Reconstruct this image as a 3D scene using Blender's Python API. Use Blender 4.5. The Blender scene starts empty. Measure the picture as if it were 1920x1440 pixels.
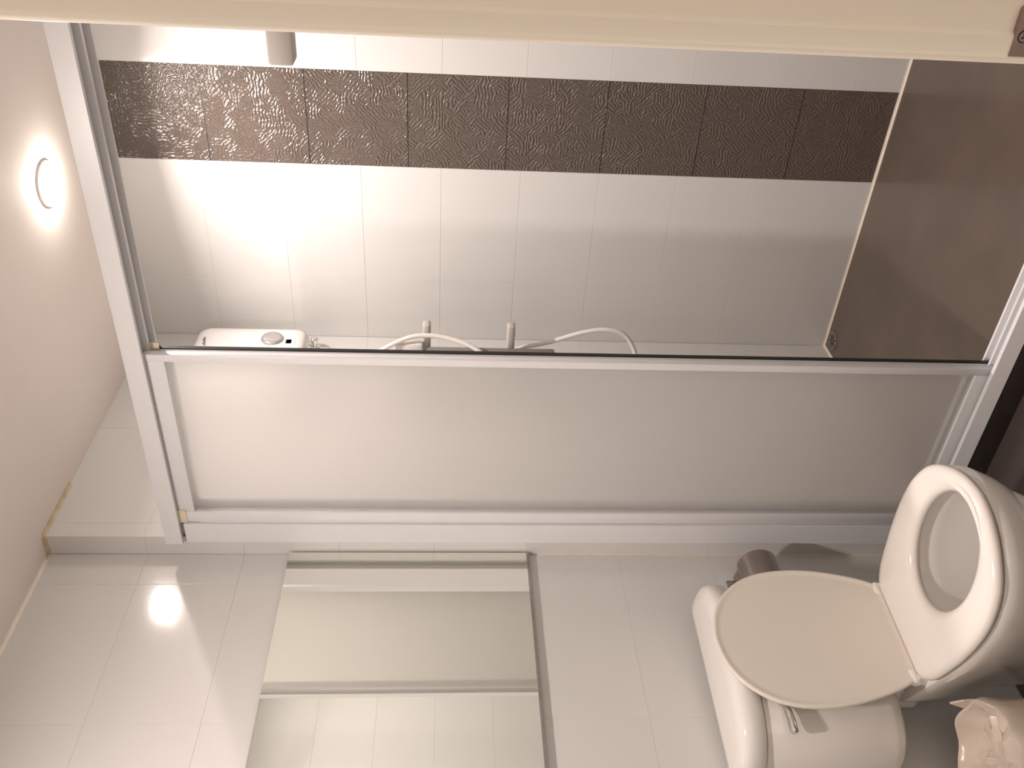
import bpy, bmesh, math, random
from mathutils import Vector, Matrix, noise
random.seed(7)
sc = bpy.context.scene
COL = sc.collection

# ------------------------------------------------------------------ camera, world, exposure
F_PX = 1683.06
CAM = Vector((1.7874, -1.707, 1.3754))
FWD = Vector((-0.5797, 0.8115, -0.0735)).normalized()
RIGHT = Vector((0.8130, 0.5821, 0.0155)); RIGHT = (RIGHT - FWD * RIGHT.dot(FWD)).normalized()
UP = RIGHT.cross(FWD)
cd = bpy.data.cameras.new('camera'); cam = bpy.data.objects.new('camera', cd); COL.objects.link(cam)
cd.sensor_fit = 'HORIZONTAL'; cd.sensor_width = 36.0; cd.lens = F_PX / 1920 * 36.0
cd.clip_start = 0.02; cd.clip_end = 50
cx = -UP; cy = RIGHT; cz = -FWD          # the phone was held sideways: image right is down
cam.matrix_world = Matrix(((cx.x, cy.x, cz.x, CAM.x), (cx.y, cy.y, cz.y, CAM.y), (cx.z, cy.z, cz.z, CAM.z), (0, 0, 0, 1)))
sc.camera = cam

w = bpy.data.worlds.new('world'); sc.world = w; w.use_nodes = True
w.node_tree.nodes['Background'].inputs[0].default_value = (1.0, 0.88, 0.75, 1)
w.node_tree.nodes['Background'].inputs[1].default_value = 1.0

LAMP_SHOWER = (0.805, 0.52)
LAMP_ROOM = (0.80, -1.12)
LAMP_W_SHOWER = 14.8
LAMP_W_ROOM = 18.8
LAMP_COL = (1.0, 0.885, 0.83)
sc.view_settings.view_transform = 'Standard'
sc.view_settings.look = 'None'
sc.view_settings.gamma = 1.0
sc.view_settings.use_curve_mapping = False
sc.view_settings.exposure = 0.09
sc.cycles.diffuse_bounces = 4
sc.cycles.glossy_bounces = 4
sc.cycles.transmission_bounces = 6
sc.cycles.transparent_max_bounces = 8
sc.cycles.max_bounces = 8
sc.cycles.adaptive_threshold = 0.06

# ------------------------------------------------------------------ measures (metres)
XL = 0.063      # left wall of the shower
YB = 0.978      # back wall of the shower
XR = 1.652      # right wall
YF = -2.05      # wall behind the camera
ZC = 2.404      # ceiling
ZF = -0.012     # room floor, shower floor is 0

# ------------------------------------------------------------------ materials
def srgb(r, g, b):
    f = lambda c: ((c / 255 + 0.055) / 1.055) ** 2.4 if c > 10 else c / 255 / 12.92
    return (f(r), f(g), f(b), 1)

def mat(name, col, rough=0.5, metal=0.0, nscale=None, namt=0.04, bump=0.0, bscale=200.0, coat=0.0, spec=0.5):
    m = bpy.data.materials.new(name); m.use_nodes = True
    nt = m.node_tree; b = nt.nodes['Principled BSDF']
    b.inputs['Base Color'].default_value = col
    b.inputs['Roughness'].default_value = rough
    b.inputs['Metallic'].default_value = metal
    b.inputs['Coat Weight'].default_value = coat
    b.inputs['Specular IOR Level'].default_value = spec
    tc = nt.nodes.new('ShaderNodeTexCoord')
    if nscale:
        n = nt.nodes.new('ShaderNodeTexNoise'); n.inputs['Scale'].default_value = nscale; n.inputs['Detail'].default_value = 5
        nt.links.new(tc.outputs['Object'], n.inputs['Vector'])
        r = nt.nodes.new('ShaderNodeValToRGB')
        r.color_ramp.elements[0].position = 0.3; r.color_ramp.elements[1].position = 0.7
        r.color_ramp.elements[0].color = tuple(max(0, c * (1 - namt)) for c in col[:3]) + (1,)
        r.color_ramp.elements[1].color = tuple(min(1, c * (1 + namt)) for c in col[:3]) + (1,)
        nt.links.new(n.outputs['Fac'], r.inputs['Fac']); nt.links.new(r.outputs['Color'], b.inputs['Base Color'])
    if bump:
        n2 = nt.nodes.new('ShaderNodeTexNoise'); n2.inputs['Scale'].default_value = bscale; n2.inputs['Detail'].default_value = 3
        nt.links.new(tc.outputs['Object'], n2.inputs['Vector'])
        bp = nt.nodes.new('ShaderNodeBump'); bp.inputs['Strength'].default_value = bump; bp.inputs['Distance'].default_value = 0.002
        nt.links.new(n2.outputs['Fac'], bp.inputs['Height']); nt.links.new(bp.outputs['Normal'], b.inputs['Normal'])
    return m

M = {}
M['tile'] = mat('white_glazed_tile', (0.68, 0.67, 0.655, 1), 0.10, nscale=3, namt=0.012)
M['grout'] = mat('white_grout', (0.68, 0.67, 0.65, 1), 0.5, nscale=60, namt=0.05)
M['paint'] = mat('ceiling_paint', (0.86, 0.79, 0.73, 1), 0.75, nscale=4, namt=0.02, bump=0.08, bscale=90)
M['wallpaint'] = mat('wall_paint', (0.62, 0.58, 0.53, 1), 0.6, nscale=4, namt=0.02)
M['floor_tile'] = mat('dark_floor_tile', (0.085, 0.068, 0.06, 1), 0.30, nscale=7, namt=0.15)
M['floor_grout'] = mat('dark_grout', (0.10, 0.085, 0.075, 1), 0.8, nscale=60, namt=0.1)
M['shower_floor'] = mat('brown_grey_porcelain', (0.115, 0.088, 0.070, 1), 0.22, nscale=5, namt=0.10)
M['curb'] = mat('dark_curb_tile', (0.035, 0.027, 0.024, 1), 0.35, nscale=10, namt=0.1)
M['sealant'] = mat('cream_sealant', (0.72, 0.64, 0.54, 1), 0.5, nscale=25, namt=0.06)
M['old_sealant'] = mat('yellowed_sealant', (0.60, 0.49, 0.33, 1), 0.5, nscale=30, namt=0.15)
M['alu'] = mat('white_coated_aluminium', (0.74, 0.74, 0.76, 1), 0.32, nscale=20, namt=0.01)
M['cream_plastic'] = mat('cream_plastic', (0.70, 0.62, 0.48, 1), 0.4, nscale=40, namt=0.05)
M['black'] = mat('black_rubber', (0.015, 0.013, 0.013, 1), 0.5, nscale=40, namt=0.1)
M['ceramic'] = mat('white_ceramic', (0.80, 0.77, 0.74, 1), 0.08, nscale=3, namt=0.01, coat=0.3)
M['seat'] = mat('white_seat_plastic', (0.82, 0.77, 0.73, 1), 0.14, nscale=3, namt=0.01)
M['cover'] = mat('matt_cover_plastic', (0.76, 0.71, 0.64, 1), 0.38, nscale=3, namt=0.01)
M['chrome'] = mat('chrome', (0.75, 0.74, 0.73, 1), 0.08, metal=1.0, nscale=30, namt=0.02)
M['satin'] = mat('satin_metal', (0.42, 0.38, 0.36, 1), 0.30, metal=1.0, nscale=60, namt=0.06)
M['brushed'] = mat('dull_chrome', (0.40, 0.36, 0.33, 1), 0.22, metal=1.0, nscale=40, namt=0.06)
M['strike'] = mat('strike_metal', (0.30, 0.22, 0.20, 1), 0.45, metal=0.6, nscale=60, namt=0.15)
M['grey_plastic'] = mat('grey_plastic', (0.50, 0.46, 0.43, 1), 0.35, nscale=20, namt=0.02)
M['hook_grey'] = mat('hook_grey', (0.62, 0.60, 0.58, 1), 0.40, nscale=20, namt=0.02)
M['dkgrey_plastic'] = mat('dark_grey_plastic', (0.22, 0.20, 0.185, 1), 0.4, nscale=20, namt=0.03)
M['knob'] = mat('silver_knob', (0.50, 0.49, 0.49, 1), 0.25, metal=0.5, nscale=20, namt=0.02)
M['heater'] = mat('heater_plastic', (0.82, 0.80, 0.79, 1), 0.22, nscale=5, namt=0.01)
M['print'] = mat('grey_print', (0.22, 0.20, 0.22, 1), 0.5, nscale=50, namt=0.05)
M['hose'] = mat('white_hose', (0.74, 0.71, 0.67, 1), 0.22, nscale=60, namt=0.03)
M['jamb'] = mat('cream_door_paint', (0.76, 0.69, 0.60, 1), 0.35, nscale=3, namt=0.02)
M['liner'] = mat('bin_liner', (0.66, 0.57, 0.49, 1), 0.25, nscale=12, namt=0.05, bump=0.35, bscale=30)
M['bin'] = mat('bin_plastic', (0.55, 0.48, 0.42, 1), 0.35, nscale=10, namt=0.03)
M['mirror_edge'] = mat('mirror_edge', (0.16, 0.13, 0.10, 1), 0.4, nscale=60, namt=0.2)
M['paper'] = mat('tissue_paper', (0.75, 0.70, 0.66, 1), 0.9, nscale=60, namt=0.03)

def mirror_mat():
    m = bpy.data.materials.new('mirror_silver'); m.use_nodes = True
    nt = m.node_tree; b = nt.nodes['Principled BSDF']
    b.inputs['Base Color'].default_value = (0.87, 0.88, 0.83, 1); b.inputs['Metallic'].default_value = 1; b.inputs['Roughness'].default_value = 0.0
    return m
M['mirror'] = mirror_mat()

def water_mat():
    m = bpy.data.materials.new('water'); m.use_nodes = True
    b = m.node_tree.nodes['Principled BSDF']
    b.inputs['Base Color'].default_value = (0.95, 0.96, 0.95, 1); b.inputs['Roughness'].default_value = 0.02
    b.inputs['Transmission Weight'].default_value = 1; b.inputs['IOR'].default_value = 1.33
    return m
M['water'] = water_mat()

def etched_mat():
    m = bpy.data.materials.new('etched_glass_face'); m.use_nodes = True
    nt = m.node_tree; nt.nodes.remove(nt.nodes['Principled BSDF'])
    out = nt.nodes['Material Output']
    tr = nt.nodes.new('ShaderNodeBsdfTranslucent'); tr.inputs['Color'].default_value = (0.895, 0.885, 0.87, 1)
    rf = nt.nodes.new('ShaderNodeBsdfRefraction'); rf.inputs['Color'].default_value = (0.895, 0.885, 0.87, 1)
    rf.inputs['Roughness'].default_value = 0.75; rf.inputs['IOR'].default_value = 1.12
    df = nt.nodes.new('ShaderNodeBsdfDiffuse'); df.inputs['Color'].default_value = (0.84, 0.83, 0.82, 1)
    m1 = nt.nodes.new('ShaderNodeMixShader'); m1.inputs[0].default_value = 0.65
    m2 = nt.nodes.new('ShaderNodeMixShader'); m2.inputs[0].default_value = 0.14
    nt.links.new(tr.outputs[0], m1.inputs[1]); nt.links.new(rf.outputs[0], m1.inputs[2])
    nt.links.new(m1.outputs[0], m2.inputs[1]); nt.links.new(df.outputs[0], m2.inputs[2])
    nt.links.new(m2.outputs[0], out.inputs[0])
    return m
M['etched'] = etched_mat()

def clear_mat():
    m = bpy.data.materials.new('smooth_glass_face'); m.use_nodes = True
    nt = m.node_tree; nt.nodes.remove(nt.nodes['Principled BSDF'])
    out = nt.nodes['Material Output']
    tr = nt.nodes.new('ShaderNodeBsdfTransparent'); tr.inputs['Color'].default_value = (0.97, 0.97, 0.97, 1)
    gl = nt.nodes.new('ShaderNodeBsdfGlossy'); gl.inputs['Roughness'].default_value = 0.12
    mx = nt.nodes.new('ShaderNodeMixShader'); mx.inputs[0].default_value = 0.05
    nt.links.new(tr.outputs[0], mx.inputs[1]); nt.links.new(gl.outputs[0], mx.inputs[2]); nt.links.new(mx.outputs[0], out.inputs[0])
    return m
M['clear'] = clear_mat()

def relief_mat():
    """dark glazed tile with a woven relief: short ribs that change direction from patch to patch"""
    m = bpy.data.materials.new('dark_relief_tile'); m.use_nodes = True
    nt = m.node_tree; N = nt.nodes; L = nt.links; b = N['Principled BSDF']
    b.inputs['Base Color'].default_value = (0.115, 0.091, 0.076, 1); b.inputs['Roughness'].default_value = 0.20
    tc = N.new('ShaderNodeTexCoord'); oi = N.new('ShaderNodeObjectInfo')
    sep = N.new('ShaderNodeSeparateXYZ'); L.new(tc.outputs['Object'], sep.inputs[0])
    # warp the coordinates slightly
    nz = N.new('ShaderNodeTexNoise'); nz.inputs['Scale'].default_value = 40; L.new(tc.outputs['Object'], nz.inputs['Vector'])
    vo = N.new('ShaderNodeTexVoronoi'); vo.voronoi_dimensions = '3D'; vo.inputs['Scale'].default_value = 30
    add = N.new('ShaderNodeVectorMath'); add.operation = 'ADD'
    rv = N.new('ShaderNodeMath'); rv.operation = 'MULTIPLY'; rv.inputs[1].default_value = 37.0; L.new(oi.outputs['Random'], rv.inputs[0])
    L.new(tc.outputs['Object'], add.inputs[0]); L.new(rv.outputs[0], add.inputs[1]); L.new(add.outputs[0], vo.inputs['Vector'])
    sc_ = N.new('ShaderNodeSeparateColor'); L.new(vo.outputs['Color'], sc_.inputs[0])
    q = N.new('ShaderNodeMath'); q.operation = 'MULTIPLY'; q.inputs[1].default_value = 4.0; L.new(sc_.outputs[0], q.inputs[0])
    fl = N.new('ShaderNodeMath'); fl.operation = 'FLOOR'; L.new(q.outputs[0], fl.inputs[0])
    an = N.new('ShaderNodeMath'); an.operation = 'MULTIPLY'; an.inputs[1].default_value = math.pi / 4; L.new(fl.outputs[0], an.inputs[0])
    co = N.new('ShaderNodeMath'); co.operation = 'COSINE'; L.new(an.outputs[0], co.inputs[0])
    si = N.new('ShaderNodeMath'); si.operation = 'SINE'; L.new(an.outputs[0], si.inputs[0])
    mx = N.new('ShaderNodeMath'); mx.operation = 'MULTIPLY'; L.new(sep.outputs[0], mx.inputs[0]); L.new(co.outputs[0], mx.inputs[1])
    mz = N.new('ShaderNodeMath'); mz.operation = 'MULTIPLY'; L.new(sep.outputs[2], mz.inputs[0]); L.new(si.outputs[0], mz.inputs[1])
    ad = N.new('ShaderNodeMath'); ad.operation = 'ADD'; L.new(mx.outputs[0], ad.inputs[0]); L.new(mz.outputs[0], ad.inputs[1])
    w1 = N.new('ShaderNodeMath'); w1.operation = 'MULTIPLY_ADD'; L.new(nz.outputs['Fac'], w1.inputs[0]); w1.inputs[1].default_value = 0.022; L.new(ad.outputs[0], w1.inputs[2])
    fr = N.new('ShaderNodeMath'); fr.operation = 'MULTIPLY'; fr.inputs[1].default_value = 2 * math.pi / 0.0098; L.new(w1.outputs[0], fr.inputs[0])
    s2 = N.new('ShaderNodeMath'); s2.operation = 'SINE'; L.new(fr.outputs[0], s2.inputs[0])
    n3 = N.new('ShaderNodeTexNoise'); n3.inputs['Scale'].default_value = 105; n3.inputs['Detail'].default_value = 2; L.new(tc.outputs['Object'], n3.inputs['Vector'])
    n3m = N.new('ShaderNodeMath'); n3m.operation = 'MULTIPLY_ADD'; n3m.inputs[1].default_value = 3.0; L.new(n3.outputs['Fac'], n3m.inputs[0]); L.new(s2.outputs[0], n3m.inputs[2])
    bp = N.new('ShaderNodeBump'); bp.inputs['Strength'].default_value = 0.85; bp.inputs['Distance'].default_value = 0.00075
    L.new(n3m.outputs[0], bp.inputs['Height']); L.new(bp.outputs['Normal'], b.inputs['Normal'])
    return m
M['relief'] = relief_mat()

def lamp_mat():
    m = bpy.data.materials.new('lit_diffuser'); m.use_nodes = True
    nt = m.node_tree; b = nt.nodes['Principled BSDF']
    b.inputs['Base Color'].default_value = (0.9, 0.9, 0.9, 1)
    b.inputs['Emission Color'].default_value = (1.0, 0.90, 0.82, 1); b.inputs['Emission Strength'].default_value = 85.0
    return m
M['lit'] = lamp_mat()

# ------------------------------------------------------------------ mesh helpers
def bm_box(bm, x0, y0, z0, x1, y1, z1):
    v = [bm.verts.new(p) for p in ((x0,y0,z0),(x1,y0,z0),(x1,y1,z0),(x0,y1,z0),(x0,y0,z1),(x1,y0,z1),(x1,y1,z1),(x0,y1,z1))]
    for f in ((0,3,2,1),(4,5,6,7),(0,1,5,4),(1,2,6,5),(2,3,7,6),(3,0,4,7)): bm.faces.new([v[i] for i in f])

def bevel(bm, r, seg=2):
    bmesh.ops.bevel(bm, geom=list(bm.edges), offset=r, segments=seg, affect='EDGES', profile=0.5)

def finish(name, bm, m, parent=None, smooth=False, angle=None):
    bmesh.ops.recalc_face_normals(bm, faces=list(bm.faces))
    me = bpy.data.meshes.new(name); bm.to_mesh(me); bm.free()
    if isinstance(m, (list, tuple)):
        for k in m: me.materials.append(M[k])
    else: me.materials.append(M[m])
    if smooth:
        me.polygons.foreach_set('use_smooth', [True] * len(me.polygons))
        if angle:
            try: me.set_sharp_from_angle(angle=math.radians(angle))
            except Exception: pass
    o = bpy.data.objects.new(name, me); COL.objects.link(o)
    if parent: o.parent = parent
    return o

def box(name, a, b, m, parent=None, r=0, seg=2):
    bm = bmesh.new(); bm_box(bm, *a, *b)
    if r: bevel(bm, r, seg)
    return finish(name, bm, m, parent, smooth=bool(r), angle=40)

def thing(name, label, cat, loc=(0, 0, 0), group=None):
    o = bpy.data.objects.new(name, None); COL.objects.link(o); o.empty_display_size = 0.05
    o.location = loc; o['label'] = label; o['category'] = cat
    if group: o['group'] = group
    return o

def tag(o, label, cat, group=None):
    o['label'] = label; o['category'] = cat
    if group: o['group'] = group
    return o

def struct(o, label=None, cat=None):
    o['kind'] = 'structure'
    if label: o['label'] = label
    if cat: o['category'] = cat
    return o

def rel(o):
    """children are built in world coordinates: cancel the parent's offset"""
    if o.parent: o.location = o.location - o.parent.location if not o.parent.parent else o.location
    return o

def loft(bm, rings, cap0=True, cap1=True, closed=True):
    vs = [[bm.verts.new(p) for p in r] for r in rings]; n = len(rings[0])
    for a, b in zip(vs[:-1], vs[1:]):
        for i in range(n if closed else n - 1):
            j = (i + 1) % n; bm.faces.new((a[i], a[j], b[j], b[i]))
    if cap0: bm.faces.new(vs[0][::-1])
    if cap1: bm.faces.new(vs[-1])
    return vs

def tube(bm, pts, r, n=10, caps=True):
    """tube along a polyline; r is a number or one per point"""
    P = [Vector(p) for p in pts]; rr = r if isinstance(r, (list, tuple)) else [r] * len(P)
    t0 = (P[1] - P[0]).normalized(); up = Vector((0, 0, 1)) if abs(t0.z) < 0.9 else Vector((1, 0, 0))
    nrm = t0.cross(up).normalized(); rings = []
    for i, p in enumerate(P):
        t = (P[min(i + 1, len(P) - 1)] - P[max(i - 1, 0)]).normalized()
        nrm = (nrm - t * nrm.dot(t)).normalized(); bn = t.cross(nrm)
        rings.append([p + (nrm * math.cos(2 * math.pi * k / n) + bn * math.sin(2 * math.pi * k / n)) * rr[i] for k in range(n)])
    loft(bm, rings, caps, caps)

def spline(ctrl, n=12):
    """Catmull-Rom through points"""
    P = [Vector(c) for c in ctrl]; P = [2 * P[0] - P[1]] + P + [2 * P[-1] - P[-2]]; out = []
    for i in range(1, len(P) - 2):
        for k in range(n):
            t = k / n; a, b, c, d = P[i-1], P[i], P[i+1], P[i+2]
            out.append(0.5 * ((2*b) + (c-a)*t + (2*a-5*b+4*c-d)*t*t + (-a+3*b-3*c+d)*t**3))
    out.append(P[-2]); return out

def resample(poly, n):
    """closed 2-D polygon -> n points evenly spread, first point kept"""
    P = [Vector(p) for p in poly]; P.append(P[0].copy()); d = [0]
    for a, b in zip(P[:-1], P[1:]): d.append(d[-1] + (b - a).length)
    out = []; j = 0
    for k in range(n):
        s = d[-1] * k / n
        while d[j + 1] < s: j += 1
        t = (s - d[j]) / max(1e-9, d[j + 1] - d[j]); out.append(P[j].lerp(P[j + 1], t))
    return out

def lathe_z(bm, prof, c, n=32, cap0=True, cap1=True):
    rings = [[Vector((c[0] + r * math.cos(2*math.pi*k/n), c[1] + r * math.sin(2*math.pi*k/n), c[2] + z)) for k in range(n)] for r, z in prof]
    loft(bm, rings, cap0, cap1)

# ------------------------------------------------------------------ tiles
_tile_cache = {}
def tile_mesh(wd, ht, m, th=0.0008, bv=0.0004):
    k = (round(wd, 4), round(ht, 4), m)
    if k not in _tile_cache:
        bm = bmesh.new(); bm_box(bm, -wd/2, 0, -ht/2, wd/2, th, ht/2)      # front face at y = 0, looking to -y
        front = [e for e in bm.edges if all(abs(v.co.y) < 1e-6 for v in e.verts)]
        bmesh.ops.bevel(bm, geom=front, offset=bv, segments=1, affect='EDGES')
        bmesh.ops.recalc_face_normals(bm, faces=list(bm.faces))
        me = bpy.data.meshes.new('tile'); bm.to_mesh(me); bm.free(); me.materials.append(M[m]); _tile_cache[k] = me
    return _tile_cache[k]

def lay(parent, x, y, z, rotz, wd, ht, m='tile', name='tile', gap=0.0012):
    o = bpy.data.objects.new(name, tile_mesh(wd - gap, ht - gap, m)); COL.objects.link(o)
    o.location = (x, y, z); o.rotation_euler = (0, 0, rotz); o.parent = parent
    return o

def levels(z0, z1):
    ls = [z0]; z = 0.15 - 0.25
    while z < z1 - 0.02:
        if z > z0 + 0.02: ls.append(z)
        z += 0.25
    ls.append(z1); return ls

def cols(a, b, joint, step=0.40):
    k = math.ceil((a - joint) / step - 1e-6); js = [a]; x = joint + k * step
    while x < b - 1e-4:
        if x > a + 1e-4: js.append(x)
        x += step
    js.append(b); return js

TH = 0.0008
# ------------------------------------------------------------------ the setting
wl = struct(box('wall_left', (-0.12, YF, ZF - 0.1), (-TH, 0.0, ZC), 'grout'))
for z0, z1 in zip(levels(ZF, ZC)[:-1], levels(ZF, ZC)[1:]):
    js = cols(YF, 0.0, -0.105)
    for a, b in zip(js[:-1], js[1:]): lay(wl, 0, (a+b)/2, (z0+z1)/2, math.pi/2, b-a, z1-z0)

ws = struct(box('wall_shower_left', (-0.12, TH, ZF - 0.1), (XL - TH, YB, ZC), 'grout'))
for z0, z1 in zip(levels(ZF, ZC)[:-1], levels(ZF, ZC)[1:]):
    lay(ws, XL/2, 0.0, (z0+z1)/2, 0, XL, z1-z0)
for z0, z1 in zip(levels(0, ZC)[:-1], levels(0, ZC)[1:]):
    js = cols(TH, YB, 0.40 + 0.05)
    for a, b in zip(js[:-1], js[1:]): lay(ws, XL, (a+b)/2, (z0+z1)/2, math.pi/2, b-a, z1-z0)

wb = struct(box('wall_back', (-0.12, YB + TH, ZF - 0.1), (XR + 0.12, YB + 0.12, ZC), 'grout'))
S0, S1 = 0.694, 0.987
for z0, z1 in zip(levels(0, ZC)[:-1], levels(0, ZC)[1:]):
    for a, b in ((XL, 0.294), (0.294, S0), (S1, S1 + 0.4), (S1 + 0.4, XR)):
        lay(wb, (a+b)/2, YB, (z0+z1)/2, 0, b-a, z1-z0)
STRIP_TOP = 2.386
gs = struct(box('grout_bed', (S0 + 0.001, YB + 0.0005, 0.0), (S1 - 0.001, YB + TH, STRIP_TOP), 'black', wb))
del gs['kind']
for k in range(8):
    z1 = (STRIP_TOP, 2.106, 1.804, 1.502, 1.200, 0.900, 0.600, 0.300)[k]; z0 = (2.106, 1.804, 1.502, 1.200, 0.900, 0.600, 0.300, 0.0)[k]
    o = lay(wb, (S0+S1)/2, YB, (z0+z1)/2, 0, S1-S0, z1-z0, 'relief', 'relief_tile', gap=0.003)
    o['label'] = 'dark brown glazed tile with woven relief'
lay(wb, (S0+S1)/2, YB, (STRIP_TOP+ZC)/2, 0, S1-S0, ZC-STRIP_TOP)

JX = 1.641
DY0, DY1, DZ = -1.97, -1.15, 2.02       # the door opening
bm = bmesh.new()
bm_box(bm, XR + TH, DY1 + 0.02, ZF - 0.1, XR + 0.11, YB + TH, ZC)
bm_box(bm, XR + TH, YF, ZF - 0.1, XR + 0.11, DY0 - 0.02, ZC)
bm_box(bm, XR + TH, DY0 - 0.02, DZ + 0.02, XR + 0.11, DY1 + 0.02, ZC)
wr = struct(finish('wall_right', bm, 'wallpaint'))
for z0, z1 in zip(levels(0, ZC)[:-1], levels(0, ZC)[1:]):
    js = cols(0.0, YB, 0.35)
    for a, b in zip(js[:-1], js[1:]): lay(wr, XR, (a+b)/2, (z0+z1)/2, -math.pi/2, b-a, z1-z0)
struct(box('wall_front', (-0.12, YF - 0.12, ZF - 0.1), (XR + 0.11, YF, ZC), 'wallpaint'))

struct(box('ceiling', (-0.12, YF - 0.12, ZC), (XR + 0.11, YB + 0.12, ZC + 0.1), 'paint'))

fl = struct(box('floor', (0.0, YF, ZF - 0.1), (2.9, -0.03, ZF - TH), 'floor_grout'))
def floor_tile(x0, y0, x1, y1):
    o = bpy.data.objects.new('floor_tile', tile_mesh(x1-x0-0.003, y1-y0-0.003, 'floor_tile')); COL.objects.link(o)
    o.location = ((x0+x1)/2, (y0+y1)/2, ZF); o.rotation_euler = (-math.pi/2, 0, 0); o.parent = fl
for i in range(6):
    for j in range(7):
        x0, x1 = 0.3*i, min(0.3*(i+1), XR); y1, y0 = -0.03 - 0.3*j, max(YF, -0.03 - 0.3*(j+1))
        if x1 - x0 > 0.02: floor_tile(x0, y0, x1, y1)

sf = struct(box('shower_floor', (XL, -0.005, -0.14), (XR, YB, 0.0), 'shower_floor'), 'brown grey porcelain floor of the shower', 'floor')
cb = struct(box('shower_curb', (XL, -0.030, ZF), (XR, -0.006, 0.0455), 'curb', r=0.0015), 'dark tiled curb under the white shower track', 'curb')
del cb['kind']; tag(cb, 'dark tiled curb strip under the white shower track', 'curb')

# sealant fillets
def fillet(name, p0, p1, n1, n2, r, m):
    """quarter-round bead along p0-p1 in the corner of two faces with normals n1, n2"""
    bm = bmesh.new(); n1 = Vector(n1); n2 = Vector(n2); rings = []
    for p in (Vector(p0), Vector(p1)):
        rings.append([p] + [p + n1 * r * (1 - math.sin(a)) + n2 * r * (1 - math.cos(a)) for a in [i * math.pi / 10 for i in range(6)]])
    loft(bm, rings); return struct(finish(name, bm, m))
fillet('trim_1', (XL, YB, 0), (XR, YB, 0), (0, -1, 0), (0, 0, 1), 0.0075, 'sealant')
fillet('trim_2', (XL, 0.06, 0), (XL, YB - 0.002, 0), (1, 0, 0), (0, 0, 1), 0.0075, 'sealant')
fillet('trim_3', (XL, 0.0, ZC), (XL, 0.20, ZC), (1, 0, 0), (0, 0, -1), 0.009, 'old_sealant')
fillet('trim_4', (0.0, 0.0, ZC), (XL, 0.0, ZC), (0, -1, 0), (0, 0, -1), 0.009, 'old_sealant')
fillet('trim_5', (0.0, -0.022, ZC), (0.0, YF, ZC), (1, 0, 0), (0, 0, -1), 0.008, 'paint')
fillet('trim_6', (0.0, 0.0, ZF), (0.0, 0.0, 1.12), (1, 0, 0), (0, -1, 0), 0.004, 'sealant')

# door frame in the right wall
door = struct(bpy.data.objects.new('door_1', None)); COL.objects.link(door)
door.location = (XR + 0.05, (DY0 + DY1) / 2, ZF)
door['label'] = 'cream painted door lining at the doorway edge'
def dpart(name, bm, m, par=None, smooth=True):
    o = finish(name, bm, m, None, smooth, 35); p = par or door
    o.parent = p; o.matrix_parent_inverse = Matrix.Translation(-Vector(door.location)) if not par else Matrix.Identity(4)
    return o
# far jamb: profile in (x, y): rounded room edge, flat, shallow hollow, flat
prof = [(JX, DY1 + 0.03), (JX, DY1 + 0.0045)] + [(JX + 0.0045*(1-math.cos(a)), DY1 + 0.0045*(1-math.sin(a))) for a in [i*math.pi/10 for i in range(1, 6)]] + \
       [(JX + 0.0055, DY1 + 0.0006), (JX + 0.0068, DY1 + 0.0012), (JX + 0.0170, DY1 + 0.0012), (JX + 0.0195, DY1 + 0.0040), (JX + 0.047, DY1 + 0.0050), (JX + 0.052, DY1 - 0.010), (JX + 0.132, DY1 - 0.010), (JX + 0.132, DY1 + 0.03)]
bm = bmesh.new(); loft(bm, [[Vector((x, y, ZF)) for x, y in prof], [Vector((x, y, DZ)) for x, y in prof]])
dpart('jamb', bm, 'jamb')
bm = bmesh.new(); loft(bm, [[Vector((x, DY0 + DY1 - y, ZF)) for x, y in prof], [Vector((x, DY0 + DY1 - y, DZ)) for x, y in prof]])
dpart('jamb', bm, 'jamb')
bm = bmesh.new(); bm_box(bm, JX, DY0 - 0.03, DZ, JX + 0.132, DY1 + 0.03, DZ + 0.03); bevel(bm, 0.003)
dpart('head', bm, 'jamb')
# strike plate
bm = bmesh.new()
pl = [(1.6465, 0.93), (1.6465, 1.0292), (1.6485, 1.0288), (1.6560, 1.0292), (1.6660, 1.0296), (1.6740, 1.0298), (1.676, 1.0280), (1.676, 0.93)]
loft(bm, [[Vector((x, DY1 - 0.0004, z)) for x, z in pl], [Vector((x, DY1 + 0.004, z)) for x, z in pl]])
sp = dpart('strike_plate', bm, 'strike'); sp['label'] = 'brown metal strike plate'
def disc_y(bm, c, r, y0, y1, n=24):
    loft(bm, [[Vector((c[0] + r*math.cos(2*math.pi*k/n), y, c[1] + r*math.sin(2*math.pi*k/n))) for k in range(n)] for y in (y0, y1)])
SCR = (1.6585, 1.0240)
bm = bmesh.new(); disc_y(bm, SCR, 0.0040, DY1 - 0.0006, DY1 + 0.001); s_ = finish('screw_recess', bm, 'black'); s_.parent = sp
bm = bmesh.new(); disc_y(bm, SCR, 0.0032, DY1 - 0.0013, DY1 + 0.001); s_ = finish('screw', bm, 'strike'); s_.parent = sp
bm = bmesh.new()
for a in (0.5, 0.5 + math.pi/2):
    d = Vector((math.cos(a), 0, math.sin(a))); n_ = Vector((-math.sin(a), 0, math.cos(a))); c = Vector((SCR[0], DY1 - 0.0014, SCR[1]))
    q = [c + d*0.0022 + n_*0.0005, c - d*0.0022 + n_*0.0005, c - d*0.0022 - n_*0.0005, c + d*0.0022 - n_*0.0005]
    loft(bm, [q, [p + Vector((0, 0.001, 0)) for p in q]])
s_ = finish('screw_slot', bm, 'black'); s_.parent = sp

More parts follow.
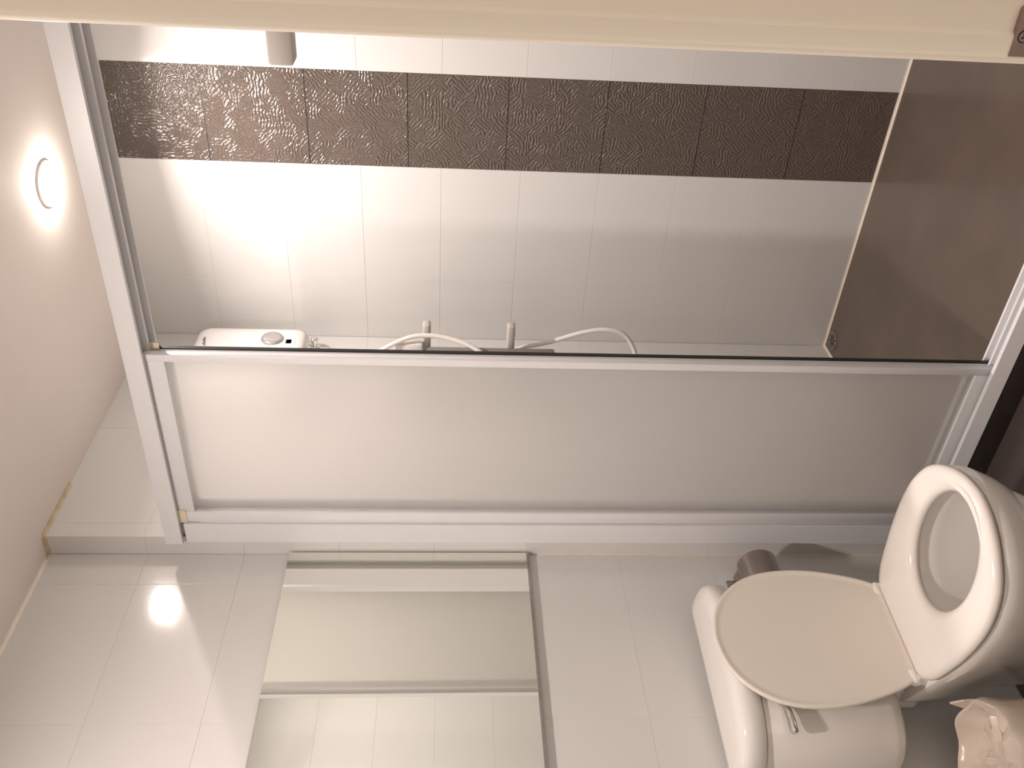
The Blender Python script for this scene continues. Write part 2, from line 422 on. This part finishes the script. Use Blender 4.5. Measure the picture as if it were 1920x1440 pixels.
# ------------------------------------------------------------------ lamps
def downlight(xy, watts, spread, label):
    t = thing('ceiling_downlight', label, 'downlight', (xy[0], xy[1], ZC), 'recessed ceiling downlights')
    bm = bmesh.new(); lathe_z(bm, [(0.046, -0.001), (0.046, -0.004), (0.050, -0.007), (0.058, -0.005), (0.060, 0.0), (0.046, 0.0)], (0, 0, 0), 40, False, False)
    finish('trim_ring', bm, 'heater', t, True, 40)
    bm = bmesh.new(); lathe_z(bm, [(0.046, -0.003)] + [(0.046*math.cos(a), -0.004 - 0.036*math.sin(a)) for a in [i*math.pi/16 for i in range(1, 8)]], (0, 0, 0), 40, False, True)
    finish('diffuser', bm, 'lit', t, True)
    ld = bpy.data.lights.new('downlight_lamp', 'AREA'); ld.shape = 'DISK'; ld.size = 0.085; ld.energy = watts; ld.color = LAMP_COL
    ld.spread = math.radians(spread)
    lo = bpy.data.objects.new('downlight_lamp', ld); COL.objects.link(lo); lo.location = (0, 0, -0.0425); lo.parent = t
    return t
downlight(LAMP_SHOWER, LAMP_W_SHOWER, 158, 'round lit downlight in the ceiling above the shower')
downlight(LAMP_ROOM, LAMP_W_ROOM, 178, 'round lit downlight in the ceiling in front of the toilet')

# ------------------------------------------------------------------ shower enclosure
fr = thing('shower_enclosure', 'white aluminium tracks and channels bordering the shower opening', 'shower enclosure', (XL, 0, 0))
def fpart(name, bm, m, par, smooth=False, angle=35):
    o = finish(name, bm, m, None, smooth, angle); o.parent = par
    o.matrix_parent_inverse = Matrix.Translation(-Vector(par.location)); return o
# head track: fascia and comb of grooves below (profile y, z)
pr = [(-0.026, 2.045), (-0.026, 2.087), (0.056, 2.087), (0.056, 2.036), (0.050, 2.036), (0.050, 2.078), (0.021, 2.078), (0.021, 2.040),
      (0.011, 2.040), (0.011, 2.078), (-0.015, 2.078), (-0.015, 2.045)]
bm = bmesh.new(); loft(bm, [[Vector((XL, y, z)) for y, z in pr], [Vector((XR, y, z)) for y, z in pr]])
fpart('head_track', bm, 'alu', fr)
# sill track: sloping front face, raised rear lip
pr = [(-0.032, 0.047), (-0.027, 0.083), (-0.018, 0.085), (-0.017, 0.052), (0.010, 0.052), (0.011, 0.074), (0.018, 0.074), (0.019, 0.052), (0.046, 0.052), (0.047, 0.066), (0.054, 0.066), (0.058, 0.0005), (-0.004, 0.0005), (-0.004, 0.047)]
bm = bmesh.new(); loft(bm, [[Vector((XL, y, z)) for y, z in pr], [Vector((XR, y, z)) for y, z in pr]])
fpart('sill_track', bm, 'alu', fr)
# wall channels
for x0, x1 in ((XL, 0.126), (XR, XR - 0.045)):
    pr = [(x0, -0.018), (x1, -0.018), (x1, -0.010), (x0 + (x1-x0)*0.6, -0.010), (x0 + (x1-x0)*0.6, 0.042), (x1, 0.042), (x1, 0.048), (x0, 0.048)]
    bm = bmesh.new(); loft(bm, [[Vector((x, y, 0.086)) for x, y in pr], [Vector((x, y, 2.036)) for x, y in pr]])
    fpart('wall_channel', bm, 'alu', fr)

def panel(name, label, x0, x1, yc, wl_, wr_, group):
    t = thing(name, label, 'shower panel', (x0, yc, 0.054), group)
    z0, z1 = 0.054, 2.050; d = 0.0095
    def bar(n, a, b, m='alu', r=0.002):
        bm = bmesh.new(); bm_box(bm, *a, *b)
        if r: bevel(bm, r, 2)
        return fpart(n, bm, m, t, True, 35)
    bar('stile', (x0, yc - d, z0), (x0 + wl_, yc + d, z1)); bar('stile', (x1 - wr_, yc - d, z0), (x1, yc + d, z1))
    bar('top_bar', (x0 + wl_, yc - d*0.9, 2.004), (x1 - wr_, yc + d*0.9, z1 - 0.001)); bar('bottom_bar', (x0 + wl_, yc - d*0.9, z0 + 0.001), (x1 - wr_, yc + d*0.9, 0.112))
    bm = bmesh.new(); bm_box(bm, x0 + wl_ - 0.004, yc - 0.0025, 0.108, x1 - wr_ + 0.004, yc + 0.0025, 2.008)
    bmesh.ops.recalc_face_normals(bm, faces=list(bm.faces))
    for f in bm.faces: f.material_index = 0 if f.normal.y < -0.5 else 1
    g = fpart('glass_pane', bm, ['etched', 'clear'], t); g['label'] = 'frosted glass pane'
    return t, bar
pA, bar = panel('fixed_panel', 'frosted glass shower panel with white frame nearest the mirror, in front', 0.128, 0.640, -0.002, 0.034, 0.019, 'frosted shower panels')
bar('corner_guide', (0.128, -0.0135, 2.026), (0.170, -0.0115, 2.046), 'cream_plastic', 0)
pB, bar = panel('sliding_panel', 'frosted sliding shower door stacked behind, its black seal edge showing', 0.145, 0.6315, 0.031, 0.033, 0.022, 'frosted shower panels')
bar('edge_seal', (0.6315, 0.026, 0.060), (0.6345, 0.036, 2.035), 'black', 0)
bar('corner_guide', (0.620, 0.0195, 2.020), (0.652, 0.0215, 2.040), 'cream_plastic', 0)

# ------------------------------------------------------------------ water heater on the shower's left wall
HX, HY0, HY1, HZ0, HZ1 = XL, 0.680, 0.892, 1.832, 2.202
ht = thing('water_heater', 'white electric shower water heater with silver knob on the wall', 'water heater', (XL, (HY0+HY1)/2, HZ0))
def hrings():
    rings = []
    for x, ins in ((XL, 0.006), (XL + 0.034, 0.0), (XL + 0.068, 0.003), (XL + 0.086, 0.011), (XL + 0.095, 0.026), (XL + 0.099, 0.055)):
        a, b, c, d = HY0 + ins, HY1 - ins, HZ0 + ins*0.7, HZ1 - ins*1.3; r = 0.038 - ins*0.3; ring = []
        for cy_, cz_, s in ((b - r, d - r, 0), (a + r, d - r, 1), (a + r, c + r, 2), (b - r, c + r, 3)):
            for i in range(6):
                an = (s + i/5) * math.pi/2; ring.append(Vector((x, cy_ + r*math.cos(an), cz_ + r*math.sin(an))))
        rings.append(ring)
    return rings
bm = bmesh.new(); loft(bm, hrings()); fpart('casing', bm, 'heater', ht, True, 50)
def disc_x(bm, prof, c, n=32, sy=1, sz=1):
    loft(bm, [[Vector((x, c[0] + r*sy*math.cos(2*math.pi*k/n), c[1] + r*sz*math.sin(2*math.pi*k/n))) for k in range(n)] for r, x in prof])
KX = XL + 0.098
bm = bmesh.new(); disc_x(bm, [(0.036, KX - 0.004), (0.036, KX + 0.004), (0.033, KX + 0.009), (0.024, KX + 0.012), (0.008, KX + 0.013)], (0.799, 1.944))
kn = fpart('control_knob', bm, 'knob', ht, True, 50)
bm = bmesh.new(); bm_box(bm, KX - 0.004, 0.776, 1.880, KX + 0.001, 0.800, 1.898); fpart('indicator_window', bm, 'black', ht)
bm = bmesh.new(); disc_x(bm, [(0.004, KX - 0.004), (0.004, KX + 0.002), (0.002, KX + 0.003)], (0.785, 1.870), 16); fpart('indicator_light', bm, 'heater', ht)
bm = bmesh.new()     # the maker's mark, too small to read: a slanted grey stroke of print
for k in range(5):
    y0 = 0.758 + 0.0105*k; bm_box(bm, KX - 0.010, y0, 2.150 + 0.002*k, KX - 0.0005, y0 + 0.0080, 2.156 + 0.002*k + 0.003*(k % 2))
fpart('printed_mark', bm, 'print', ht)
# outlet fitting
bm = bmesh.new(); lathe_z(bm, [(0.015, 0), (0.015, -0.012), (0.021, -0.016), (0.021, -0.036), (0.016, -0.042), (0.012, -0.046), (0.012, -0.072), (0.009, -0.075)], (XL + 0.050, 0.812, HZ0 + 0.004), 16)
fpart('outlet_valve', bm, 'chrome', ht, True, 40)
bm = bmesh.new(); disc_x(bm, [(0.008, XL + 0.060), (0.008, XL + 0.082), (0.013, XL + 0.084), (0.013, XL + 0.096), (0.010, XL + 0.099)], (0.812, HZ0 - 0.022), 16)
fpart('valve_knob', bm, 'chrome', ht, True, 40)
# feed pipe down the corner
bm = bmesh.new(); tube(bm, spline([(XL + 0.030, 0.850, HZ0 + 0.002), (XL + 0.022, 0.850, 1.6), (XL + 0.022, 0.850, 0.9), (XL + 0.022, 0.850, 0.30)], 6), 0.0085, 12)
pp = fpart('supply_pipe', bm, 'hose', ht, True); pp['label'] = 'white supply pipe down the corner'

# slide bar with two arms
sb = thing('slide_bar', 'grey plastic shower slide bar with two projecting arms', 'slide bar', (XL, 0.75, 1.05))
bm = bmesh.new(); bm_box(bm, XL + 0.070, 0.728, 1.020, XL + 0.112, 0.756, 1.440); bevel(bm, 0.006, 2); fpart('rail', bm, 'dkgrey_plastic', sb, True)
for z, dz in ((1.440, 0.0), (1.165, -0.004)):
    bm = bmesh.new(); bm_box(bm, XL, 0.765, z - 0.013, XL + 0.186, 0.800, z + 0.013); bevel(bm, 0.0075, 3); fpart('arm', bm, 'grey_plastic', sb, True)
bm = bmesh.new(); bm_box(bm, XL + 0.03, 0.735, 1.452, XL + 0.128, 0.770, 1.540); bevel(bm, 0.008, 2); fpart('handset_cradle', bm, 'hose', sb, True)

# hose: from the heater outlet down, bulging out, looping back up
hp = [(XL + 0.050, 0.812, HZ0 - 0.074), (XL + 0.046, 0.815, 1.65), (XL + 0.048, 0.815, 1.45), (XL + 0.056, 0.816, 1.20), (XL + 0.080, 0.815, 1.10), (XL + 0.105, 0.806, 1.03), (XL + 0.150, 0.797, 0.925), (XL + 0.165, 0.792, 0.850),
      (XL + 0.150, 0.785, 0.785), (XL + 0.085, 0.770, 0.745), (XL + 0.04, 0.735, 0.765), (XL + 0.035, 0.69, 0.86), (XL + 0.045, 0.665, 1.05), (XL + 0.085, 0.690, 1.20), (XL + 0.132, 0.724, 1.29), (XL + 0.148, 0.744, 1.36), (XL + 0.155, 0.752, 1.43), (XL + 0.148, 0.746, 1.50), (XL + 0.110, 0.722, 1.59), (XL + 0.07, 0.700, 1.64)]
bm = bmesh.new(); tube(bm, spline(hp, 8), 0.0078, 12)
ho = finish('shower_hose', bm, 'hose', None, True); tag(ho, 'white shower hose looping down from the water heater', 'hose')

# drain
dr = thing('floor_drain', 'small round metal drain in the corner of the shower floor', 'drain', (0.120, 0.925, 0))
bm = bmesh.new(); lathe_z(bm, [(0.036, 0.0), (0.036, 0.003), (0.033, 0.0045), (0.027, 0.003)], (0, 0, 0), 32, False, True); finish('ring', bm, 'brushed', dr, True, 40)
for k in range(6):
    a = k*math.pi/3; bm = bmesh.new(); bm_box(bm, -0.008, -0.0022, 0.003, 0.008, 0.0022, 0.0036)
    o = finish('slot', bm, 'black', dr); o.rotation_euler = (0, 0, a); o.location = (0.014*math.cos(a), 0.014*math.sin(a), 0)

# ------------------------------------------------------------------ mirror
mz0, mz1, my0, my1 = 1.150, 1.782, -1.05, -0.006
MX = 0.013
mi = thing('wall_mirror', 'frameless wall mirror hung above the toilet, edge against the corner', 'mirror', (0, (my0+my1)/2, mz0))
bm = bmesh.new(); bm_box(bm, MX - 0.005, my0, mz0, MX, my1, mz1)
bmesh.ops.recalc_face_normals(bm, faces=list(bm.faces))
for f in bm.faces: f.material_index = 0 if f.normal.x > 0.5 else 1
fpart('mirror_glass', bm, ['mirror', 'mirror_edge'], mi)
bm = bmesh.new(); bm_box(bm, 0.0, my0 + 0.004, mz0 + 0.001, MX - 0.005, my1 - 0.001, mz1 - 0.004); fpart('backing_board', bm, 'mirror_edge', mi)
bm = bmesh.new(); bm_box(bm, 0.0, my0, mz0 - 0.005, MX + 0.002, my1 + 0.001, mz0 + 0.002); bevel(bm, 0.001, 1); fpart('bottom_ledge', bm, 'satin', mi)

# ------------------------------------------------------------------ toilet
TY = -0.484
to = thing('toilet', 'white ceramic toilet with its lid raised against the cistern', 'toilet', (0.35, TY, ZF))
def outline(ctrl, n=72):
    """(x, half width) from the back to the front tip -> closed ring starting at the front tip"""
    half = [(p.x, p.y) for p in spline([(x, h, 0) for x, h in ctrl], 8)]
    half = [(x, max(0.0, h)) for x, h in half]
    poly = [(x, h, 0) for x, h in reversed(half)] + [(x, -h, 0) for x, h in half[:]]
    return resample(poly, n)
RIM = outline([(0.112, 0.085), (0.135, 0.100), (0.18, 0.114), (0.25, 0.134), (0.33, 0.157), (0.40, 0.174), (0.47, 0.183), (0.53, 0.184), (0.59, 0.170), (0.645, 0.132), (0.68, 0.082), (0.695, 0.040), (0.700, 0.0)])
def lev(z, x0, x1, s, ring=RIM):
    a, b = 0.112, 0.700
    return [Vector((x0 + (p.x - a)/(b - a)*(x1 - x0), TY + p.y*s, z)) for p in ring]
def ell(z, xc, a, b, n=72, ex=2.0):
    pts = []
    for k in range(n * 4):
        t = 2*math.pi*k/(n*4); c, s = math.cos(t), math.sin(t)
        pts.append((xc + a*math.copysign(abs(c)**(2/ex), c), b*math.copysign(abs(s)**(2/ex), s), 0))
    return [Vector((p.x, TY + p.y, z)) for p in resample(pts, n)]
bm = bmesh.new()
rings = [lev(ZF - 0.02, 0.12, 0.575, 0.66), lev(ZF - 0.005, 0.12, 0.575, 0.66), lev(0.03, 0.12, 0.555, 0.60), lev(0.10, 0.12, 0.570, 0.62), lev(0.17, 0.115, 0.615, 0.74), lev(0.23, 0.105, 0.658, 0.87), lev(0.28, 0.112, 0.688, 0.965), lev(0.31, 0.112, 0.699, 0.998), lev(0.328, 0.112, 0.700, 1.0), lev(0.337, 0.116, 0.697, 0.98),
         ell(0.338, 0.530, 0.150, 0.125), ell(0.332, 0.530, 0.143, 0.118), ell(0.29, 0.530, 0.146, 0.122), ell(0.24, 0.528, 0.142, 0.117), ell(0.19, 0.522, 0.128, 0.102), ell(0.13, 0.505, 0.104, 0.080), ell(0.08, 0.49, 0.075, 0.056), ell(0.06, 0.485, 0.03, 0.02)]
loft(bm, rings); fpart('bowl', bm, 'ceramic', to, True, 60)
bm = bmesh.new(); loft(bm, [ell(0.127, 0.505, 0.101, 0.078), ell(0.130, 0.505, 0.1025, 0.0790)]); fpart('water', bm, 'water', to, True, 40)
# seat ring
SEAT = outline([(0.262, 0.120), (0.30, 0.146), (0.36, 0.163), (0.43, 0.178), (0.50, 0.185), (0.56, 0.180), (0.62, 0.156), (0.665, 0.108), (0.690, 0.062), (0.700, 0.030), (0.704, 0.0)])
def sring(z, k):
    c = Vector((0.49, 0, 0)); return [Vector((c.x + (p.x - c.x)*(1 - k/0.22), TY + p.y*(1 - k/0.18), z)) for p in SEAT]
HC, HA, HB = 0.533, 0.135, 0.106
bm = bmesh.new()
loft(bm, [ell(0.3415, HC, HA + 0.004, HB + 0.004), sring(0.3415, 0.004), sring(0.345, 0.0), sring(0.352, 0.0), sring(0.3585, 0.004), sring(0.3625, 0.013), sring(0.3645, 0.028),
          ell(0.3640, HC, HA + 0.020, HB + 0.018), ell(0.3605, HC, HA + 0.008, HB + 0.007), ell(0.354, HC, HA + 0.001, HB + 0.001), ell(0.347, HC, HA, HB), ell(0.3415, HC, HA + 0.004, HB + 0.004)], False, False)
bmesh.ops.remove_doubles(bm, verts=list(bm.verts), dist=0.0002)
fpart('seat', bm, 'seat', to, True, 70)
# raised lid: built lying flat over the seat, then swung up about the hinge
LID = outline([(0.262, 0.118), (0.30, 0.138), (0.35, 0.155), (0.41, 0.169), (0.47, 0.174), (0.53, 0.169), (0.585, 0.149), (0.63, 0.112), (0.655, 0.073), (0.667, 0.035), (0.671, 0.0)])
def lring(z, k):
    c = Vector((0.465, 0, 0)); return [Vector((c.x + (p.x - c.x)*(1 - k/0.205), TY + p.y*(1 - k/0.18), z)) for p in LID]
bm = bmesh.new()
# underside (lower z) has a raised lip round a shallow dish
loft(bm, [lring(0.3700, 0.019), lring(0.3698, 0.0115), lring(0.3685, 0.0085), lring(0.368, 0.006), lring(0.3685, 0.002), lring(0.371, 0.0), lring(0.377, 0.001), lring(0.383, 0.006), lring(0.387, 0.016), lring(0.3885, 0.04)])
HIN = Vector((0.270, 0, 0.362)); ang = math.radians(-94.2)
for v in bm.verts:
    d = v.co - HIN; x, z = d.x, d.z
    v.co.x = HIN.x + x*math.cos(ang) + z*math.sin(ang); v.co.z = HIN.z - x*math.sin(ang) + z*math.cos(ang)
fpart('lid', bm, 'cover', to, True, 50)
for s in (-1, 1):
    bm = bmesh.new(); yc = TY + s*0.112
    tube(bm, [(0.255, yc - 0.016, 0.362), (0.255, yc - 0.013, 0.362), (0.255, yc + 0.013, 0.362), (0.255, yc + 0.016, 0.362)], [0.008, 0.0115, 0.0115, 0.008], 14)
    bm_box(bm, 0.243, yc - 0.011, 0.3375, 0.268, yc + 0.011, 0.358)
    fpart('hinge', bm, 'seat', to, True, 40)
# cistern
def tank_ring(z, hw, xf, xb=0.022, n=72, e=3.1):
    """bow-fronted plan: straight back, superelliptic front"""
    poly = []
    for k in range(97):
        t = math.pi * k / 96; c, sn = math.cos(t), math.sin(t)
        poly.append((xb + (xf - xb) * abs(sn) ** (2 / e), hw * math.copysign(abs(c) ** (2 / e), c), 0))
    return [Vector((p.x, TY - 0.016 + p.y, z)) for p in resample(poly, n)]
bm = bmesh.new()
loft(bm, [tank_ring(0.362, 0.175, 0.150, 0.065), tank_ring(0.366, 0.198, 0.174, 0.056), tank_ring(0.378, 0.212, 0.190, 0.050), tank_ring(0.402, 0.221, 0.199, 0.047), tank_ring(0.54, 0.226, 0.204, 0.046), tank_ring(0.670, 0.230, 0.207, 0.046), tank_ring(0.680, 0.228, 0.205, 0.047), tank_ring(0.682, 0.219, 0.195, 0.052)])
fpart('cistern', bm, 'ceramic', to, True, 50)
bm = bmesh.new()
loft(bm, [tank_ring(0.6835, 0.225, 0.200, 0.046), tank_ring(0.684, 0.235, 0.211, 0.042), tank_ring(0.688, 0.239, 0.215, 0.040), tank_ring(0.712, 0.241, 0.217, 0.040), tank_ring(0.724, 0.239, 0.215, 0.041), tank_ring(0.732, 0.233, 0.209, 0.044), tank_ring(0.7375, 0.221, 0.197, 0.050), tank_ring(0.7395, 0.20, 0.175, 0.066)])
fpart('cistern_lid', bm, 'ceramic', to, True, 50)
# outlet between cistern and bowl
bm = bmesh.new(); bm_box(bm, 0.075, TY - 0.085, 0.28, 0.165, TY + 0.085, 0.368); bevel(bm, 0.012, 2); fpart('cistern_neck', bm, 'ceramic', to, True, 50)
# flush lever
LX = 0.187
bm = bmesh.new(); disc_x(bm, [(0.019, LX - 0.012), (0.019, LX + 0.004), (0.016, LX + 0.010), (0.008, LX + 0.013)], (TY - 0.128, 0.642), 24)
fv = fpart('flush_lever', bm, 'chrome', to, True, 45)
bm = bmesh.new(); tube(bm, spline([(LX + 0.010, TY - 0.128, 0.631), (LX + 0.022, TY - 0.138, 0.641), (LX + 0.026, TY - 0.158, 0.638), (LX + 0.021, TY - 0.182, 0.634), (LX + 0.014, TY - 0.205, 0.631)], 6), [0.008]*6 + [0.0075]*6 + [0.0085]*6 + [0.0095]*6 + [0.006], 14)
o = finish('handle', bm, 'chrome', None, True); o.parent = fv; 

YAW = math.radians(-5.0)      # the toilet stands a little askew
to.rotation_euler = (0, 0, YAW)
to.location = Vector((0.53 - 0.012 - 0.18*math.cos(YAW), TY - 0.003 - 0.18*math.sin(YAW), ZF + 0.020))

# ------------------------------------------------------------------ toilet roll holder
tp = thing('toilet_roll_holder', 'dull chrome toilet roll holder with curved flap behind the raised lid', 'toilet roll holder', (0, -0.11, 0.55))
bm = bmesh.new(); bm_box(bm, 0.0, -0.170, 0.585, 0.006, -0.098, 0.622); bevel(bm, 0.002, 1); fpart('wall_plate', bm, 'brushed', tp, True)
bm = bmesh.new(); yA, yB_ = -0.186, -0.088; ra, rb = [], []
arc = [(0.006, 0.600)] + [(0.060 + 0.052*math.cos(a), 0.548 + 0.052*math.sin(a)) for a in [math.radians(118 - 12.5*i) for i in range(14)]]
arc2 = [(x - 0.0015*(1 if i else 0), z - 0.002) for i, (x, z) in enumerate(arc)]
poly = arc + arc2[::-1]
loft(bm, [[Vector((x, yA, z)) for x, z in poly], [Vector((x, yB_, z)) for x, z in poly]]); fpart('flap', bm, 'brushed', tp, True, 40)
bm = bmesh.new(); tube(bm, spline([(0.004, -0.178, 0.604), (0.03, -0.182, 0.606), (0.052, -0.182, 0.588), (0.058, -0.182, 0.552), (0.058, -0.17, 0.548), (0.058, -0.10, 0.548)], 5), 0.004, 10); fpart('roll_bar', bm, 'brushed', tp, True)
bm = bmesh.new(); tube(bm, spline([(0.003, -0.160, 0.614), (0.022, -0.166, 0.632), (0.030, -0.172, 0.650)], 4), 0.005, 10); fpart('hook', bm, 'satin', tp, True)

# ------------------------------------------------------------------ waste bin with liner
BX, BY, BZ1 = 0.170, -0.728, 0.268
bn = thing('waste_bin', 'round waste bin lined with a crumpled white plastic bag', 'waste bin', (BX, BY, ZF))
bm = bmesh.new(); lathe_z(bm, [(0.09, ZF), (0.095, ZF + 0.006), (0.112, BZ1 - 0.02), (0.115, BZ1 - 0.012), (0.110, BZ1 - 0.012), (0.092, ZF + 0.02)], (BX, BY, 0), 40, True, True); fpart('body', bm, 'bin', bn, True, 40)
bm = bmesh.new(); n = 96; rings = []
def crumple(k, z, r, amp, seed):
    a = 2*math.pi*k/n; v = noise.noise(Vector((math.cos(a)*3.1, math.sin(a)*3.1, z*16 + seed))); v2 = noise.noise(Vector((math.cos(a)*9, math.sin(a)*9, z*30 + seed)))
    return r + amp*v + amp*0.45*v2
for z, r, amp, seed in ((0.095, 0.114, 0.007, 3), (0.12, 0.117, 0.007, 3), (0.155, 0.119, 0.007, 3), (0.19, 0.1205, 0.006, 3), (0.235, 0.120, 0.005, 3), (BZ1 - 0.004, 0.120, 0.004, 3), (BZ1 + 0.004, 0.1165, 0.003, 3), (BZ1 + 0.002, 0.111, 0.003, 3), (BZ1 - 0.014, 0.104, 0.004, 5), (BZ1 - 0.030, 0.088, 0.008, 5), (BZ1 - 0.034, 0.066, 0.012, 5), (BZ1 - 0.028, 0.042, 0.012, 5), (BZ1 - 0.034, 0.018, 0.006, 5)):
    ring = []
    for k in range(n):
        a = 2*math.pi*k/n; rr = crumple(k, z, r, amp, seed)
        zz = z + (0.012*noise.noise(Vector((math.cos(a)*2.2, math.sin(a)*2.2, seed*7.0))) if r > 0.1 else 0.026*noise.noise(Vector((math.cos(a)*4*r/0.1, math.sin(a)*4*r/0.1, 2.7))))
        if z < 0.11: zz += 0.03*noise.noise(Vector((math.cos(a)*5, math.sin(a)*5, 1.3)))
        ring.append(Vector((BX + rr*math.cos(a), BY + rr*math.sin(a), zz)))
    rings.append(ring)
loft(bm, rings, False, True); fpart('liner', bm, 'liner', bn, True)
# a corner of the bag that stands up at the rim
bm = bmesh.new()
ga = math.radians(78); c = Vector((BX + 0.113*math.cos(ga), BY + 0.113*math.sin(ga), BZ1)); tdir = Vector((-math.sin(ga), math.cos(ga), 0)); nd = Vector((math.cos(ga), math.sin(ga), 0))
fp = [c + tdir*-0.034 - Vector((0, 0, 0.03)), c + tdir*-0.026 + Vector((0, 0, 0.022)), c + tdir*-0.004 + Vector((0, 0, 0.040)) + nd*0.004, c + tdir*0.012 + Vector((0, 0, 0.008)) + nd*0.002, c + tdir*0.02 - Vector((0, 0, 0.03))]
loft(bm, [fp, [p + nd*0.004 for p in fp]]); o = fpart('liner_corner', bm, 'liner', bn)

# ------------------------------------------------------------------ hook beside the door
hk = thing('wall_hook', 'small grey hook jutting out from behind the door jamb', 'hook', (XR, -1.0, 1.48))
bm = bmesh.new(); bm_box(bm, XR - 0.004, -1.03, 1.465, XR + TH, -0.965, 1.54); bevel(bm, 0.002, 1); fpart('back_plate', bm, 'hook_grey', hk, True)
bm = bmesh.new(); bm_box(bm, 1.5795, -1.008, 1.4940, XR - 0.003, -0.986, 1.5130); bevel(bm, 0.0025, 2); fpart('arm', bm, 'hook_grey', hk, True)
